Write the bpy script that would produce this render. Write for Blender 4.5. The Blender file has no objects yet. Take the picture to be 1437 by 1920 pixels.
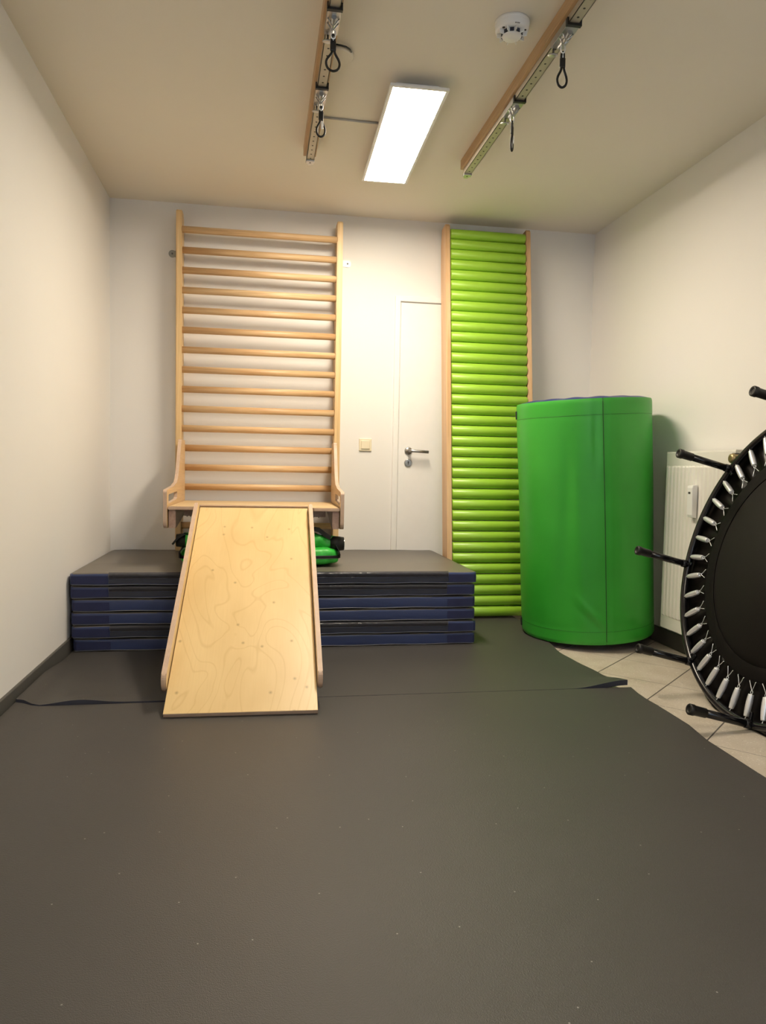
import bpy, bmesh, math, random
from mathutils import Vector, Matrix
random.seed(7)
PI = math.pi
scene = bpy.context.scene
col = scene.collection

# ------------------------------------------------------------------ camera
cam_data = bpy.data.cameras.new('camera')
cam = bpy.data.objects.new('camera', cam_data); col.objects.link(cam)
R_ = Vector((0.98630635, -0.16385384, 0.01875376))
U_ = Vector((-0.00916405, 0.05908708, 0.99821077))
F_ = Vector((0.16466878, 0.98471348, -0.0567764))
m = Matrix.Identity(4)
for i in range(3):
    m[i][0] = R_[i]; m[i][1] = U_[i]; m[i][2] = -F_[i]
m[0][3], m[1][3], m[2][3] = 0.89624, 0.0, 0.88895
cam.matrix_world = m
cam_data.sensor_fit = 'VERTICAL'; cam_data.sensor_height = 24.0
cam_data.lens = 1383.226 / 1920 * 24.0
cam_data.clip_start = 0.02
scene.camera = cam

# ------------------------------------------------------------------ light and exposure
W, H, D = 3.066, 2.471, 4.684      # room width, ceiling, back wall
YN = -0.9                          # near wall, behind the camera
TILE = -0.025                      # tile floor; the top of the mats is z = 0
LAMP_COLOR = (1.0, 0.865, 0.68)
LAMP_POWER = 34.0
ADDED_LAMP_POWER = 18.0  # strength of the added lamp behind the camera
ADDED_WINDOW_COLOR = (0.62, 0.80, 1.0)
ADDED_WINDOW_WATTS = 38.0
world = bpy.data.worlds.new('world'); scene.world = world
world.use_nodes = True
bg = world.node_tree.nodes['Background']
bg.inputs[0].default_value = (0.6, 0.78, 1.0, 1); bg.inputs[1].default_value = 1.0
scene.view_settings.view_transform = 'Standard'
scene.view_settings.look = 'None'
scene.view_settings.gamma = 1.0
scene.view_settings.use_curve_mapping = False
scene.view_settings.exposure = 1.25
al = bpy.data.lights.new('added_daylight', 'AREA')  # cool light added for an assumed window behind the camera
al.shape = 'RECTANGLE'; al.size = 1.3; al.size_y = 1.25
al.energy = ADDED_WINDOW_WATTS; al.color = ADDED_WINDOW_COLOR
alo = bpy.data.objects.new('added_daylight', al); col.objects.link(alo)
alo.location = (1.75, YN - 0.03, 1.55); alo.rotation_euler = (PI / 2, 0, 0)   # shines into the room (+y)
alo.rotation_euler = (-PI / 2, 0, PI) if False else (PI / 2, 0, PI)

# ------------------------------------------------------------------ materials
MATS = {}
def new_mat(name):
    mt = bpy.data.materials.new(name); mt.use_nodes = True
    nt = mt.node_tree; b = nt.nodes['Principled BSDF']
    MATS[name] = mt
    return mt, nt, b
def N(nt, kind, **kw):
    n = nt.nodes.new(kind)
    for k, v in kw.items(): setattr(n, k, v)
    return n
def coords(nt, scale=(1, 1, 1), kind='Object', rnd=False, rot=(0, 0, 0)):
    tc = N(nt, 'ShaderNodeTexCoord'); mp = N(nt, 'ShaderNodeMapping')
    mp.inputs['Scale'].default_value = scale
    mp.inputs['Rotation'].default_value = rot
    nt.links.new(tc.outputs[kind], mp.inputs[0])
    if rnd:
        oi = N(nt, 'ShaderNodeObjectInfo'); ml = N(nt, 'ShaderNodeMath', operation='MULTIPLY')
        ml.inputs[1].default_value = 37.0
        nt.links.new(oi.outputs['Random'], ml.inputs[0])
        nt.links.new(ml.outputs[0], mp.inputs['Location'])
    return mp.outputs[0]
def ramp(nt, fac, stops):
    r = N(nt, 'ShaderNodeValToRGB')
    el = r.color_ramp.elements
    while len(el) < len(stops): el.new(0.5)
    for e, (p, c) in zip(el, stops):
        e.position = p; e.color = (*c, 1) if len(c) == 3 else c
    nt.links.new(fac, r.inputs[0])
    return r.outputs[0]
def bump(nt, b, h, strength=0.2, dist=0.002):
    bp = N(nt, 'ShaderNodeBump'); bp.inputs['Strength'].default_value = strength
    bp.inputs['Distance'].default_value = dist
    nt.links.new(h, bp.inputs['Height']); nt.links.new(bp.outputs[0], b.inputs['Normal'])
def noise(nt, vec, scale, detail=3, rough=0.5, dist=0.0):
    n = N(nt, 'ShaderNodeTexNoise')
    n.inputs['Scale'].default_value = scale; n.inputs['Detail'].default_value = detail
    n.inputs['Roughness'].default_value = rough; n.inputs['Distortion'].default_value = dist
    nt.links.new(vec, n.inputs['Vector'])
    return n.outputs['Fac']
def mixc(nt, fac, a, b, mode='MIX'):
    x = N(nt, 'ShaderNodeMix', data_type='RGBA', blend_type=mode)
    if isinstance(fac, (int, float)): x.inputs[0].default_value = fac
    else: nt.links.new(fac, x.inputs[0])
    for i, v in ((6, a), (7, b)):
        if isinstance(v, tuple): x.inputs[i].default_value = (*v, 1)
        else: nt.links.new(v, x.inputs[i])
    return x.outputs[2]
def plain(name, c, rough=0.5, metal=0.0, var=0.08, nscale=20, bmp=0.0, bscale=300, coat=0.0, spec=0.5):
    mt, nt, b = new_mat(name)
    v = coords(nt)
    f = noise(nt, v, nscale, 3)
    lo = tuple(x * (1 - var) for x in c); hi = tuple(min(1, x * (1 + var)) for x in c)
    nt.links.new(ramp(nt, f, [(0.3, lo), (0.7, hi)]), b.inputs['Base Color'])
    b.inputs['Roughness'].default_value = rough; b.inputs['Metallic'].default_value = metal
    b.inputs['Specular IOR Level'].default_value = spec
    b.inputs['Coat Weight'].default_value = coat
    if bmp: bump(nt, b, noise(nt, v, bscale, 2), bmp, 0.002)
    return mt
def wood(name, c1, c2, axis, rough=0.45, streak=22.0, bias=0.5):
    mt, nt, b = new_mat(name)
    s = [1.0, 1.0, 1.0]; s[axis] = 0.045
    v = coords(nt, tuple(s), rnd=True)
    f = noise(nt, v, streak, 5, 0.6, 1.2)
    f2 = noise(nt, v, streak * 5, 2, 0.5)
    cr = ramp(nt, f, [(0.30, c1), (0.5, tuple((a + d) / 2 for a, d in zip(c1, c2))), (0.66, c2)])
    cr = mixc(nt, ramp(nt, f2, [(0.45, (0, 0, 0)), (0.75, (0.35, 0.35, 0.35))]), cr, tuple(x * 0.72 for x in c1))
    nt.links.new(cr, b.inputs['Base Color'])
    b.inputs['Roughness'].default_value = rough
    bump(nt, b, f2, 0.08, 0.001)
    return mt

# walls: painted woodchip-free plaster
def plaster(name, c, rough=0.75):
    mt, nt, b = new_mat(name)
    v = coords(nt)
    f = noise(nt, v, 1.3, 4)
    nt.links.new(ramp(nt, f, [(0.3, tuple(x * 0.975 for x in c)), (0.7, c)]), b.inputs['Base Color'])
    b.inputs['Roughness'].default_value = rough
    b.inputs['Specular IOR Level'].default_value = 0.35
    bump(nt, b, noise(nt, v, 220, 3), 0.12, 0.002)
    return mt
M_wall = plaster('wall_paint', (0.80, 0.785, 0.765))
M_ceil = plaster('ceiling_paint', (0.80, 0.755, 0.67), 0.9)
M_door = plain('door_white', (0.83, 0.82, 0.80), 0.4, var=0.01)
M_rad = plain('radiator_white', (0.78, 0.77, 0.72), 0.35, var=0.01)
M_white = plain('white_plastic', (0.80, 0.80, 0.79), 0.35, var=0.01)
M_cream = plain('cream_plastic', (0.78, 0.70, 0.52), 0.35, var=0.01)
M_base = plain('baseboard_grey', (0.085, 0.082, 0.075), 0.45, var=0.05)
M_bracket = plain('shaded_bracket_grey', (0.30, 0.31, 0.29), 0.5)  # grey puts the post's shadow into the left bracket's colour
M_boltgrey = plain('dull_grey_bolt', (0.10, 0.10, 0.10), 0.5)
M_steel = plain('brushed_steel', (0.42, 0.42, 0.42), 0.34, 1.0, var=0.05)
M_chrome = plain('zinc_chrome', (0.93, 0.95, 1.0), 0.33, 0.62, var=0.03)
M_alu = plain('aluminium', (0.50, 0.50, 0.50), 0.38, 1.0, var=0.05)
M_rail = plain('galvanised_rail', (0.46, 0.42, 0.34), 0.45, 0.3, var=0.05)
M_hole = plain('dark_hole', (0.05, 0.05, 0.045), 0.8)
M_black = plain('black_plastic', (0.008, 0.008, 0.009), 0.42)
M_blackm = plain('black_lacquered_tube', (0.006, 0.006, 0.008), 0.22)
M_rubber = plain('black_rubber', (0.008, 0.0075, 0.0075), 0.5)
M_brass = plain('old_brass', (0.34, 0.27, 0.15), 0.4, 0.9, var=0.15)
M_brown = wood('brown_shaded_beech', (0.42, 0.275, 0.215), (0.53, 0.37, 0.30), 1)  # brown tone paints the shade under the platform onto beech
M_rungs = wood('beech_rung', (0.54, 0.31, 0.14), (0.75, 0.54, 0.31), 0)
M_post = wood('beech_post', (0.62, 0.41, 0.19), (0.76, 0.55, 0.29), 2)
M_beam = wood('ceiling_beam_wood', (0.43, 0.27, 0.135), (0.54, 0.37, 0.205), 1)
M_side = wood('pine_side', (0.60, 0.36, 0.18), (0.74, 0.50, 0.29), 2)
M_cheek = wood('birch_cheek', (0.58, 0.38, 0.19), (0.70, 0.49, 0.27), 1)
M_deck = wood('birch_deck', (0.58, 0.42, 0.22), (0.70, 0.53, 0.31), 0)

# plywood veneer with contour-like growth figure and little knots (ramp face)
mt, nt, b = new_mat('birch_veneer')
v = coords(nt, (1.0, 0.40, 1.0))
f = noise(nt, v, 3.1, 2, 0.45, 0.9)
mlt = N(nt, 'ShaderNodeMath', operation='MULTIPLY'); mlt.inputs[1].default_value = 15.0
nt.links.new(f, mlt.inputs[0])
fr = N(nt, 'ShaderNodeMath', operation='FRACT'); nt.links.new(mlt.outputs[0], fr.inputs[0])
lines = ramp(nt, fr.outputs[0], [(0.0, (0.30,) * 3), (0.10, (0.0,) * 3), (0.9, (0.0,) * 3), (1.0, (0.30,) * 3)])
cloud = noise(nt, v, 5, 3)
base = ramp(nt, cloud, [(0.3, (0.66, 0.465, 0.215)), (0.7, (0.76, 0.565, 0.285))])
fine = noise(nt, coords(nt, (60, 2.2, 60)), 3, 3)
base = mixc(nt, ramp(nt, fine, [(0.4, (0,) * 3), (0.8, (0.25,) * 3)]), base, (0.62, 0.44, 0.20))
c_ = mixc(nt, lines, base, (0.50, 0.31, 0.12))
vor = N(nt, 'ShaderNodeTexVoronoi', voronoi_dimensions='2D'); vor.inputs['Scale'].default_value = 8.5
nt.links.new(coords(nt, (1, 0.8, 1)), vor.inputs['Vector'])
kn = ramp(nt, vor.outputs['Distance'], [(0.0, (0.85,) * 3), (0.020, (0.45,) * 3), (0.075, (0,) * 3)])
sel = N(nt, 'ShaderNodeSeparateColor'); nt.links.new(vor.outputs['Color'], sel.inputs[0])
sel2 = ramp(nt, sel.outputs[0], [(0.44, (0,) * 3), (0.45, (1,) * 3)])
kk = mixc(nt, 1.0, kn, sel2, 'MULTIPLY')
c_ = mixc(nt, kk, c_, (0.22, 0.13, 0.05))
nt.links.new(c_, b.inputs['Base Color'])
b.inputs['Roughness'].default_value = 0.38
M_veneer = mt
# layered plywood edge
def ply_edge(name, axis, c1=(0.60, 0.44, 0.33), c2=(0.40, 0.28, 0.21)):
    mt, nt, b = new_mat(name)
    v = coords(nt)
    w = N(nt, 'ShaderNodeTexWave', wave_type='BANDS', bands_direction='XYZ'[axis])
    w.inputs['Scale'].default_value = 70; w.inputs['Distortion'].default_value = 0.6
    w.inputs['Detail'].default_value = 1; w.inputs['Detail Scale'].default_value = 0.3
    nt.links.new(v, w.inputs['Vector'])
    n_ = noise(nt, v, 25, 3)
    cc = ramp(nt, w.outputs['Fac'], [(0.15, c2), (0.5, c1)])
    cc = mixc(nt, ramp(nt, n_, [(0.4, (0,) * 3), (0.7, (0.7,) * 3)]), cc, c1)
    nt.links.new(cc, b.inputs['Base Color'])
    b.inputs['Roughness'].default_value = 0.55
    return mt
M_edgeX = ply_edge('plywood_edge_upright', 0)
M_edgeZ = ply_edge('plywood_edge_flat', 2)

# grey EVA floor mat
def mat_grey(name, c, rough, br, s1=90, s2=420):
    mt, nt, b = new_mat(name)
    v = coords(nt)
    f = noise(nt, v, 2.0, 4)
    nt.links.new(ramp(nt, f, [(0.3, tuple(x * 0.93 for x in c)), (0.7, tuple(x * 1.05 for x in c))]), b.inputs['Base Color'])
    b.inputs['Roughness'].default_value = rough
    b.inputs['Specular IOR Level'].default_value = 0.4
    a1 = noise(nt, v, s2, 2); a2 = noise(nt, v, s1, 2)
    ad = N(nt, 'ShaderNodeMath', operation='ADD'); nt.links.new(a1, ad.inputs[0]); nt.links.new(a2, ad.inputs[1])
    bump(nt, b, ad.outputs[0], br, 0.0015)
    return mt
M_floormat = mat_grey('grey_foam_floor_mat', (0.060, 0.056, 0.052), 0.42, 0.45, 260, 520)
nt = M_floormat.node_tree; b = nt.nodes['Principled BSDF']
old = b.inputs['Base Color'].links[0].from_socket
dust = N(nt, 'ShaderNodeTexVoronoi', voronoi_dimensions='2D'); dust.inputs['Scale'].default_value = 5.0
nt.links.new(coords(nt), dust.inputs['Vector'])
dm = ramp(nt, dust.outputs['Distance'], [(0.0, (0.7,) * 3), (0.006, (0.6,) * 3), (0.010, (0,) * 3)])
nt.links.new(mixc(nt, dm, old, (0.5, 0.48, 0.45)), b.inputs['Base Color'])
M_matedge = plain('blue_grey_mat_edge', (0.035, 0.037, 0.055), 0.6)
M_gymtop = mat_grey('anthracite_gym_mat_cover', (0.135, 0.12, 0.10), 0.38, 0.12)
M_navy = mat_grey('navy_gym_mat_side', (0.042, 0.060, 0.155), 0.32, 0.1)
M_navyd = plain('dark_navy_velcro', (0.020, 0.026, 0.085), 0.8, bmp=0.05)
M_flap = mat_grey('charcoal_vinyl_flap', (0.11, 0.11, 0.13), 0.17, 0.15, 14, 60)
M_dark = plain('deep_navy_gap', (0.030, 0.034, 0.055), 0.6)
M_pipe = plain('pale_weld_seam', (0.24, 0.25, 0.28), 0.3)
# green vinyl (drum)
mt, nt, b = new_mat('green_vinyl')
v = coords(nt)
nt.links.new(ramp(nt, noise(nt, v, 3, 3), [(0.3, (0.026, 0.30, 0.022)), (0.7, (0.037, 0.36, 0.03))]), b.inputs['Base Color'])
b.inputs['Roughness'].default_value = 0.40
bump(nt, b, noise(nt, v, 350, 2), 0.12, 0.0012)
M_green = mt
M_greend = plain('green_thread_seam', (0.008, 0.05, 0.008), 0.6)
M_blue = plain('blue_quilted_vinyl', (0.012, 0.022, 0.14), 0.4)
M_lime = plain('lime_vinyl_roller', (0.31, 0.56, 0.045), 0.36, var=0.03, bmp=0.08, bscale=260)
M_nylon = plain('green_ripstop_nylon', (0.04, 0.50, 0.055), 0.42, var=0.2, nscale=30, bmp=0.8, bscale=28)
M_web = plain('black_webbing', (0.006, 0.006, 0.006), 0.65)
M_jump = plain('black_woven_jumping_mat', (0.011, 0.009, 0.008), 0.7, bmp=0.3, bscale=500, spec=0.25)
M_border = plain('black_mat_border', (0.006, 0.005, 0.0045), 0.7, spec=0.15)
M_skirt = plain('black_vinyl_skirt', (0.012, 0.010, 0.009), 0.30, bmp=0.5, bscale=16)
# tile floor, laid on the diagonal
mt, nt, b = new_mat('beige_floor_tile')
tc = N(nt, 'ShaderNodeTexCoord'); sx = N(nt, 'ShaderNodeSeparateXYZ'); nt.links.new(tc.outputs['Object'], sx.inputs[0])
TH = 0.8217
def lin(ax, ay, off, pitch, wid):
    m1 = N(nt, 'ShaderNodeMath', operation='MULTIPLY'); m1.inputs[1].default_value = ax / pitch; nt.links.new(sx.outputs[0], m1.inputs[0])
    m2 = N(nt, 'ShaderNodeMath', operation='MULTIPLY_ADD'); m2.inputs[1].default_value = ay / pitch
    nt.links.new(sx.outputs[1], m2.inputs[0]); nt.links.new(m1.outputs[0], m2.inputs[2])
    m3 = N(nt, 'ShaderNodeMath', operation='SUBTRACT'); m3.inputs[1].default_value = off / pitch - 0.5; nt.links.new(m2.outputs[0], m3.inputs[0])
    m4 = N(nt, 'ShaderNodeMath', operation='FRACT'); nt.links.new(m3.outputs[0], m4.inputs[0])
    m5 = N(nt, 'ShaderNodeMath', operation='SUBTRACT'); m5.inputs[1].default_value = 0.5; nt.links.new(m4.outputs[0], m5.inputs[0])
    m6 = N(nt, 'ShaderNodeMath', operation='ABSOLUTE'); nt.links.new(m5.outputs[0], m6.inputs[0])
    m7 = N(nt, 'ShaderNodeMath', operation='LESS_THAN'); m7.inputs[1].default_value = wid / pitch / 2; nt.links.new(m6.outputs[0], m7.inputs[0])
    return m7.outputs[0]
gA = lin(math.cos(TH), -math.sin(TH), -0.33, 0.3125, 0.0055)
gB = lin(math.sin(TH), math.cos(TH), 3.623, 0.317, 0.003)
mx = N(nt, 'ShaderNodeMath', operation='MAXIMUM'); nt.links.new(gA, mx.inputs[0]); nt.links.new(gB, mx.inputs[1])
vv = coords(nt)
tb = ramp(nt, noise(nt, vv, 9, 4), [(0.3, (0.47, 0.41, 0.33)), (0.7, (0.56, 0.50, 0.42))])
sp = ramp(nt, noise(nt, vv, 130, 1), [(0.66, (0,) * 3), (0.70, (0.6,) * 3)])
tb = mixc(nt, sp, tb, (0.78, 0.74, 0.66))
sp2 = ramp(nt, noise(nt, coords(nt, (1.1, 1.2, 1)), 110, 1), [(0.27, (0.5,) * 3), (0.31, (0,) * 3)])
tb = mixc(nt, sp2, tb, (0.25, 0.22, 0.18))
nt.links.new(mixc(nt, mx.outputs[0], tb, (0.09, 0.08, 0.07)), b.inputs['Base Color'])
b.inputs['Roughness'].default_value = 0.4
M_tile = mt
# lamp diffuser
mt, nt, b = new_mat('lit_diffuser')
b.inputs['Base Color'].default_value = (0.9, 0.9, 0.88, 1)
b.inputs['Emission Color'].default_value = (*LAMP_COLOR, 1)
b.inputs['Emission Strength'].default_value = LAMP_POWER
M_lamp = mt
mt, nt, b = new_mat('lit_diffuser_added')
b.inputs['Base Color'].default_value = (0.9, 0.9, 0.88, 1)
b.inputs['Emission Color'].default_value = (*LAMP_COLOR, 1)
b.inputs['Emission Strength'].default_value = ADDED_LAMP_POWER
M_lamp2 = mt
mt, nt, b = new_mat('added_window_glass')
b.inputs['Transmission Weight'].default_value = 1.0; b.inputs['Roughness'].default_value = 0.0
b.inputs['IOR'].default_value = 1.01
M_glass = mt

# ------------------------------------------------------------------ mesh helpers
class MB:
    def __init__(s): s.bm = bmesh.new(); s.smooth = set(); s.mi = 0
    def _fin(s, faces, smooth):
        for f in faces:
            f.material_index = s.mi; f.smooth = smooth
    def box(s, x0, x1, y0, y1, z0, z1, bev=0.0, seg=2, M=None):
        r = bmesh.ops.create_cube(s.bm, size=1)
        vs = r['verts']
        for v in vs:
            v.co = Vector(((x0 + x1) / 2 + v.co.x * (x1 - x0), (y0 + y1) / 2 + v.co.y * (y1 - y0), (z0 + z1) / 2 + v.co.z * (z1 - z0)))
        fs = set(f for v in vs for f in v.link_faces)
        if bev > 0:
            es = set(e for f in fs for e in f.edges)
            q = bmesh.ops.bevel(s.bm, geom=list(es), offset=bev, segments=seg, affect='EDGES', profile=0.5)
            fs = set(q['faces']) | set(f for f in fs if f.is_valid)
            vs = list(set(v for f in fs for v in f.verts))
        s._fin(fs, False)
        if M is not None:
            for v in vs: v.co = M @ v.co
        return s
    def ring(s, pts, smooth=True, closed=False, cap=True):
        """pts: list of rings (equal-length lists of Vectors) lofted"""
        rows = [[s.bm.verts.new(p) for p in r] for r in pts]
        n = len(rows[0]); fs = []
        cnt = len(rows) if closed else len(rows) - 1
        for i in range(cnt):
            a, b_ = rows[i], rows[(i + 1) % len(rows)]
            for j in range(n):
                k = (j + 1) % n
                fs.append(s.bm.faces.new((a[j], a[k], b_[k], b_[j])))
        s._fin(fs, smooth)
        if cap and not closed:
            c1 = s.bm.faces.new(list(reversed(rows[0]))); c2 = s.bm.faces.new(rows[-1])
            s._fin([c1, c2], False)
        return s
    def cyl(s, a, b_, r, r2=None, n=20, cap=True, sy=1.0, up=None):
        a = Vector(a); b_ = Vector(b_); d = (b_ - a).normalized()
        u = Vector(up) if up else (Vector((0, 0, 1)) if abs(d.z) < 0.9 else Vector((1, 0, 0)))
        x = d.cross(u).normalized(); y = x.cross(d)
        r2 = r if r2 is None else r2
        P = lambda c, rr: [c + x * math.cos(2 * PI * i / n) * rr + y * math.sin(2 * PI * i / n) * rr * sy for i in range(n)]
        return s.ring([P(a, r), P(b_, r2)], cap=cap)
    def lathe(s, o, ax, prof, n=32, cap=True):
        """prof: (t along axis, radius)"""
        o = Vector(o); d = Vector(ax).normalized()
        u = Vector((0, 0, 1)) if abs(d.z) < 0.9 else Vector((1, 0, 0))
        x = d.cross(u).normalized(); y = x.cross(d)
        return s.ring([[o + d * t + x * math.cos(2 * PI * i / n) * r + y * math.sin(2 * PI * i / n) * r for i in range(n)] for t, r in prof], cap=cap)
    def tube(s, pts, r, n=10, closed=False):
        pts = [Vector(p) for p in pts]; rings = []; L = len(pts); up = None
        for i, p in enumerate(pts):
            if closed: d = pts[(i + 1) % L] - pts[i - 1]
            else: d = pts[min(i + 1, L - 1)] - pts[max(i - 1, 0)]
            d.normalize()
            if up is None: up = d.orthogonal().normalized()
            up = (up - d * up.dot(d)).normalized()
            w = d.cross(up)
            rr = r[i] if isinstance(r, (list, tuple)) else r
            rings.append([p + up * math.cos(2 * PI * k / n) * rr + w * math.sin(2 * PI * k / n) * rr for k in range(n)])
        return s.ring(rings, closed=closed)
    def prism(s, prof, axis, t0, t1, bev=0.0, M=None):
        """prof: 2D outline, extruded along axis between t0 and t1"""
        def P(a, b_, t):
            return Vector((t, a, b_)) if axis == 0 else Vector((a, t, b_)) if axis == 1 else Vector((a, b_, t))
        v0 = [s.bm.verts.new(P(a, b_, t0)) for a, b_ in prof]; v1 = [s.bm.verts.new(P(a, b_, t1)) for a, b_ in prof]
        fs = [s.bm.faces.new(v0), s.bm.faces.new(list(reversed(v1)))]
        caps_e = list(fs[0].edges) + list(fs[1].edges)
        n = len(prof)
        for i in range(n): fs.append(s.bm.faces.new((v0[(i + 1) % n], v0[i], v1[i], v1[(i + 1) % n])))
        fs = set(fs)
        if bev:
            q = bmesh.ops.bevel(s.bm, geom=caps_e, offset=bev, segments=2, affect='EDGES')
            fs = set(q['faces']) | set(f for f in fs if f.is_valid)
        s._fin(fs, False)
        if M is not None:
            for v in set(v for f in fs for v in f.verts): v.co = M @ v.co
        return s
    def grid(s, fn, nu, nv, smooth=True, closeu=False):
        vs = [[s.bm.verts.new(fn(i / (nu if closeu else nu - 1), j / (nv - 1))) for j in range(nv)] for i in range(nu)]
        fs = []
        for i in range(nu if closeu else nu - 1):
            for j in range(nv - 1):
                k = (i + 1) % nu
                fs.append(s.bm.faces.new((vs[i][j], vs[k][j], vs[k][j + 1], vs[i][j + 1])))
        s._fin(fs, smooth)
        return vs
    def shift(s, v):
        bmesh.ops.translate(s.bm, verts=s.bm.verts, vec=Vector(v)); return s
    def build(s, name, mat, parent=None, loc=None, world=None, edge=None):
        bmesh.ops.recalc_face_normals(s.bm, faces=s.bm.faces)
        if world is not None: bmesh.ops.translate(s.bm, verts=s.bm.verts, vec=-Vector(world))
        if edge is not None:      # (axis, edge material): faces not facing the axis take the edge material
            for f in s.bm.faces:
                if abs(f.normal[edge[0]]) < 0.75: f.material_index = 1
        me = bpy.data.meshes.new(name); s.bm.to_mesh(me); s.bm.free()
        ms = list(mat) if isinstance(mat, (list, tuple)) else [mat]
        if edge is not None: ms = ms[:1] + [edge[1]]
        for q in ms: me.materials.append(q)
        o = bpy.data.objects.new(name, me); col.objects.link(o)
        if parent is not None: o.parent = parent
        if loc is not None: o.location = loc
        return o
def thing(name, label, cat, loc=(0, 0, 0), rot=(0, 0, 0), group=None):
    o = bpy.data.objects.new(name, None); col.objects.link(o)
    o.empty_display_size = 0.05
    o.location = loc; o.rotation_euler = rot
    o['label'] = label; o['category'] = cat
    if group: o['group'] = group
    return o
def tag(o, label, cat, group=None):
    o['label'] = label; o['category'] = cat
    if group: o['group'] = group
    return o
def struct(o):
    o['kind'] = 'structure'; return o
def dup(root, label=None, loc=None, rot=None):
    r = root.copy(); col.objects.link(r)
    if label: r['label'] = label
    if loc is not None: r.location = loc
    if rot is not None: r.rotation_euler = rot
    for ch in list(root.children):
        c2 = ch.copy(); col.objects.link(c2); c2.parent = r
        for g in ch.children:
            d = g.copy(); col.objects.link(d); d.parent = c2
    return r
def part_copy(o, parent, loc=None, rot=None):
    c2 = o.copy(); col.objects.link(c2); c2.parent = parent
    if loc is not None: c2.location = loc
    if rot is not None: c2.rotation_euler = rot
    for g in o.children:
        d = g.copy(); col.objects.link(d); d.parent = c2
    return c2

# ------------------------------------------------------------------ room shell
T = 0.1
struct(MB().box(-T, W + T, YN - T, D + T, TILE - 0.08, TILE).build('floor', M_tile))
struct(MB().box(-T, W + T, YN - T, D + T, H, H + 0.1).build('ceiling', M_ceil))
struct(MB().box(-T, 0, YN, D + T, TILE, H).build('wall_left', M_wall))
struct(MB().box(W, W + T, YN, D + T, TILE, H).build('wall_right', M_wall))
struct(MB().box(0, W, D, D + T, TILE, H).build('wall_back', M_wall))
wn = MB()
wx0, wx1, wz0, wz1 = 1.05, 2.45, 0.90, 2.2
wn.box(-T, wx0, YN - T, YN, TILE, H).box(wx1, W + T, YN - T, YN, TILE, H)
wn.box(wx0, wx1, YN - T, YN, TILE, wz0).box(wx0, wx1, YN - T, YN, wz1, H)
struct(wn.build('wall_near', M_wall))
wf = MB(); fw_ = 0.06
wf.box(wx0, wx0 + fw_, YN - 0.09, YN - 0.035, wz0, wz1).box(wx1 - fw_, wx1, YN - 0.09, YN - 0.035, wz0, wz1)
wf.box(wx0, wx1, YN - 0.09, YN - 0.035, wz0, wz0 + fw_).box(wx0, wx1, YN - 0.09, YN - 0.035, wz1 - fw_, wz1)
win = struct(wf.build('added_window_1', M_white))  # assumed, unseen window, added for cool light from behind
MB().box(wx0 + fw_, wx1 - fw_, YN - 0.066, YN - 0.060, wz0 + fw_, wz1 - fw_).build('pane', M_glass, win)
struct(MB().box(0, 0.013, YN, D, TILE, 0.062, 0.003, 1).build('baseboard_left', M_base))
struct(MB().box(W - 0.013, W, YN, D, TILE, 0.062, 0.003, 1).build('baseboard_right', M_base))
struct(MB().box(0, W, D - 0.013, D, TILE, 0.062, 0.003, 1).build('baseboard_back', M_base))

# door in the back wall: frame trim, leaf, handle, keyhole
dx0, dx1, dzt = 1.731, 2.545, 1.994
door = MB().box(dx0 + 0.04, dx1 - 0.04, D - 0.006, D + 0.01, TILE + 0.005, dzt - 0.038, 0.003, 1).build('door_1', M_door)
struct(door)
fr_ = MB()
fr_.box(dx0, dx0 + 0.036, D - 0.017, D + 0.01, TILE, dzt, 0.003, 1)
fr_.box(dx1 - 0.036, dx1, D - 0.017, D + 0.01, TILE, dzt, 0.003, 1)
fr_.box(dx0 + 0.03, dx1 - 0.03, D - 0.017, D + 0.01, dzt - 0.034, dzt, 0.003, 1)
struct(fr_.build('trim_1', M_door))
hx, hz, hy = 1.836, 1.015, D - 0.006
hb = MB().lathe((hx, hy, hz), (0, -1, 0), [(0, 0.025), (0.006, 0.025), (0.009, 0.022), (0.009, 0.010), (0.040, 0.009)], 32)
pts = [(hx, hy - 0.036, hz), (hx + 0.006, hy - 0.048, hz), (hx + 0.02, hy - 0.053, hz - 0.001), (hx + 0.06, hy - 0.054, hz - 0.003), (hx + 0.122, hy - 0.052, hz - 0.006)]
hb.tube(pts, [0.009, 0.010, 0.0098, 0.0095, 0.0095], 12)
hnd = hb.build('door_handle', M_steel, door)
kb = MB(); kb.lathe((hx, hy, hz - 0.077), (0, -1, 0), [(0, 0.025), (0.006, 0.025), (0.009, 0.022), (0.0092, 0.021)], 32)
kb.mi = 1
kb.cyl((hx, hy - 0.0085, hz - 0.071), (hx, hy - 0.0102, hz - 0.071), 0.0052, n=16)
kb.box(hx - 0.003, hx + 0.003, hy - 0.0102, hy - 0.0085, hz - 0.088, hz - 0.072)
kb.build('keyhole_escutcheon', [M_steel, M_hole], door)

# light switch
sw = thing('light_switch', 'cream square rocker light switch on the back wall left of the white door', 'light switch', (1.556, D, 1.048))
MB().box(-0.0405, 0.0405, -0.009, 0, -0.0405, 0.0405, 0.004, 2).build('cover_frame', M_cream, sw)
o = MB().box(-0.028, 0.028, -0.014, -0.008, -0.028, 0.028, 0.004, 2).build('rocker', M_cream, sw)

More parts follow.
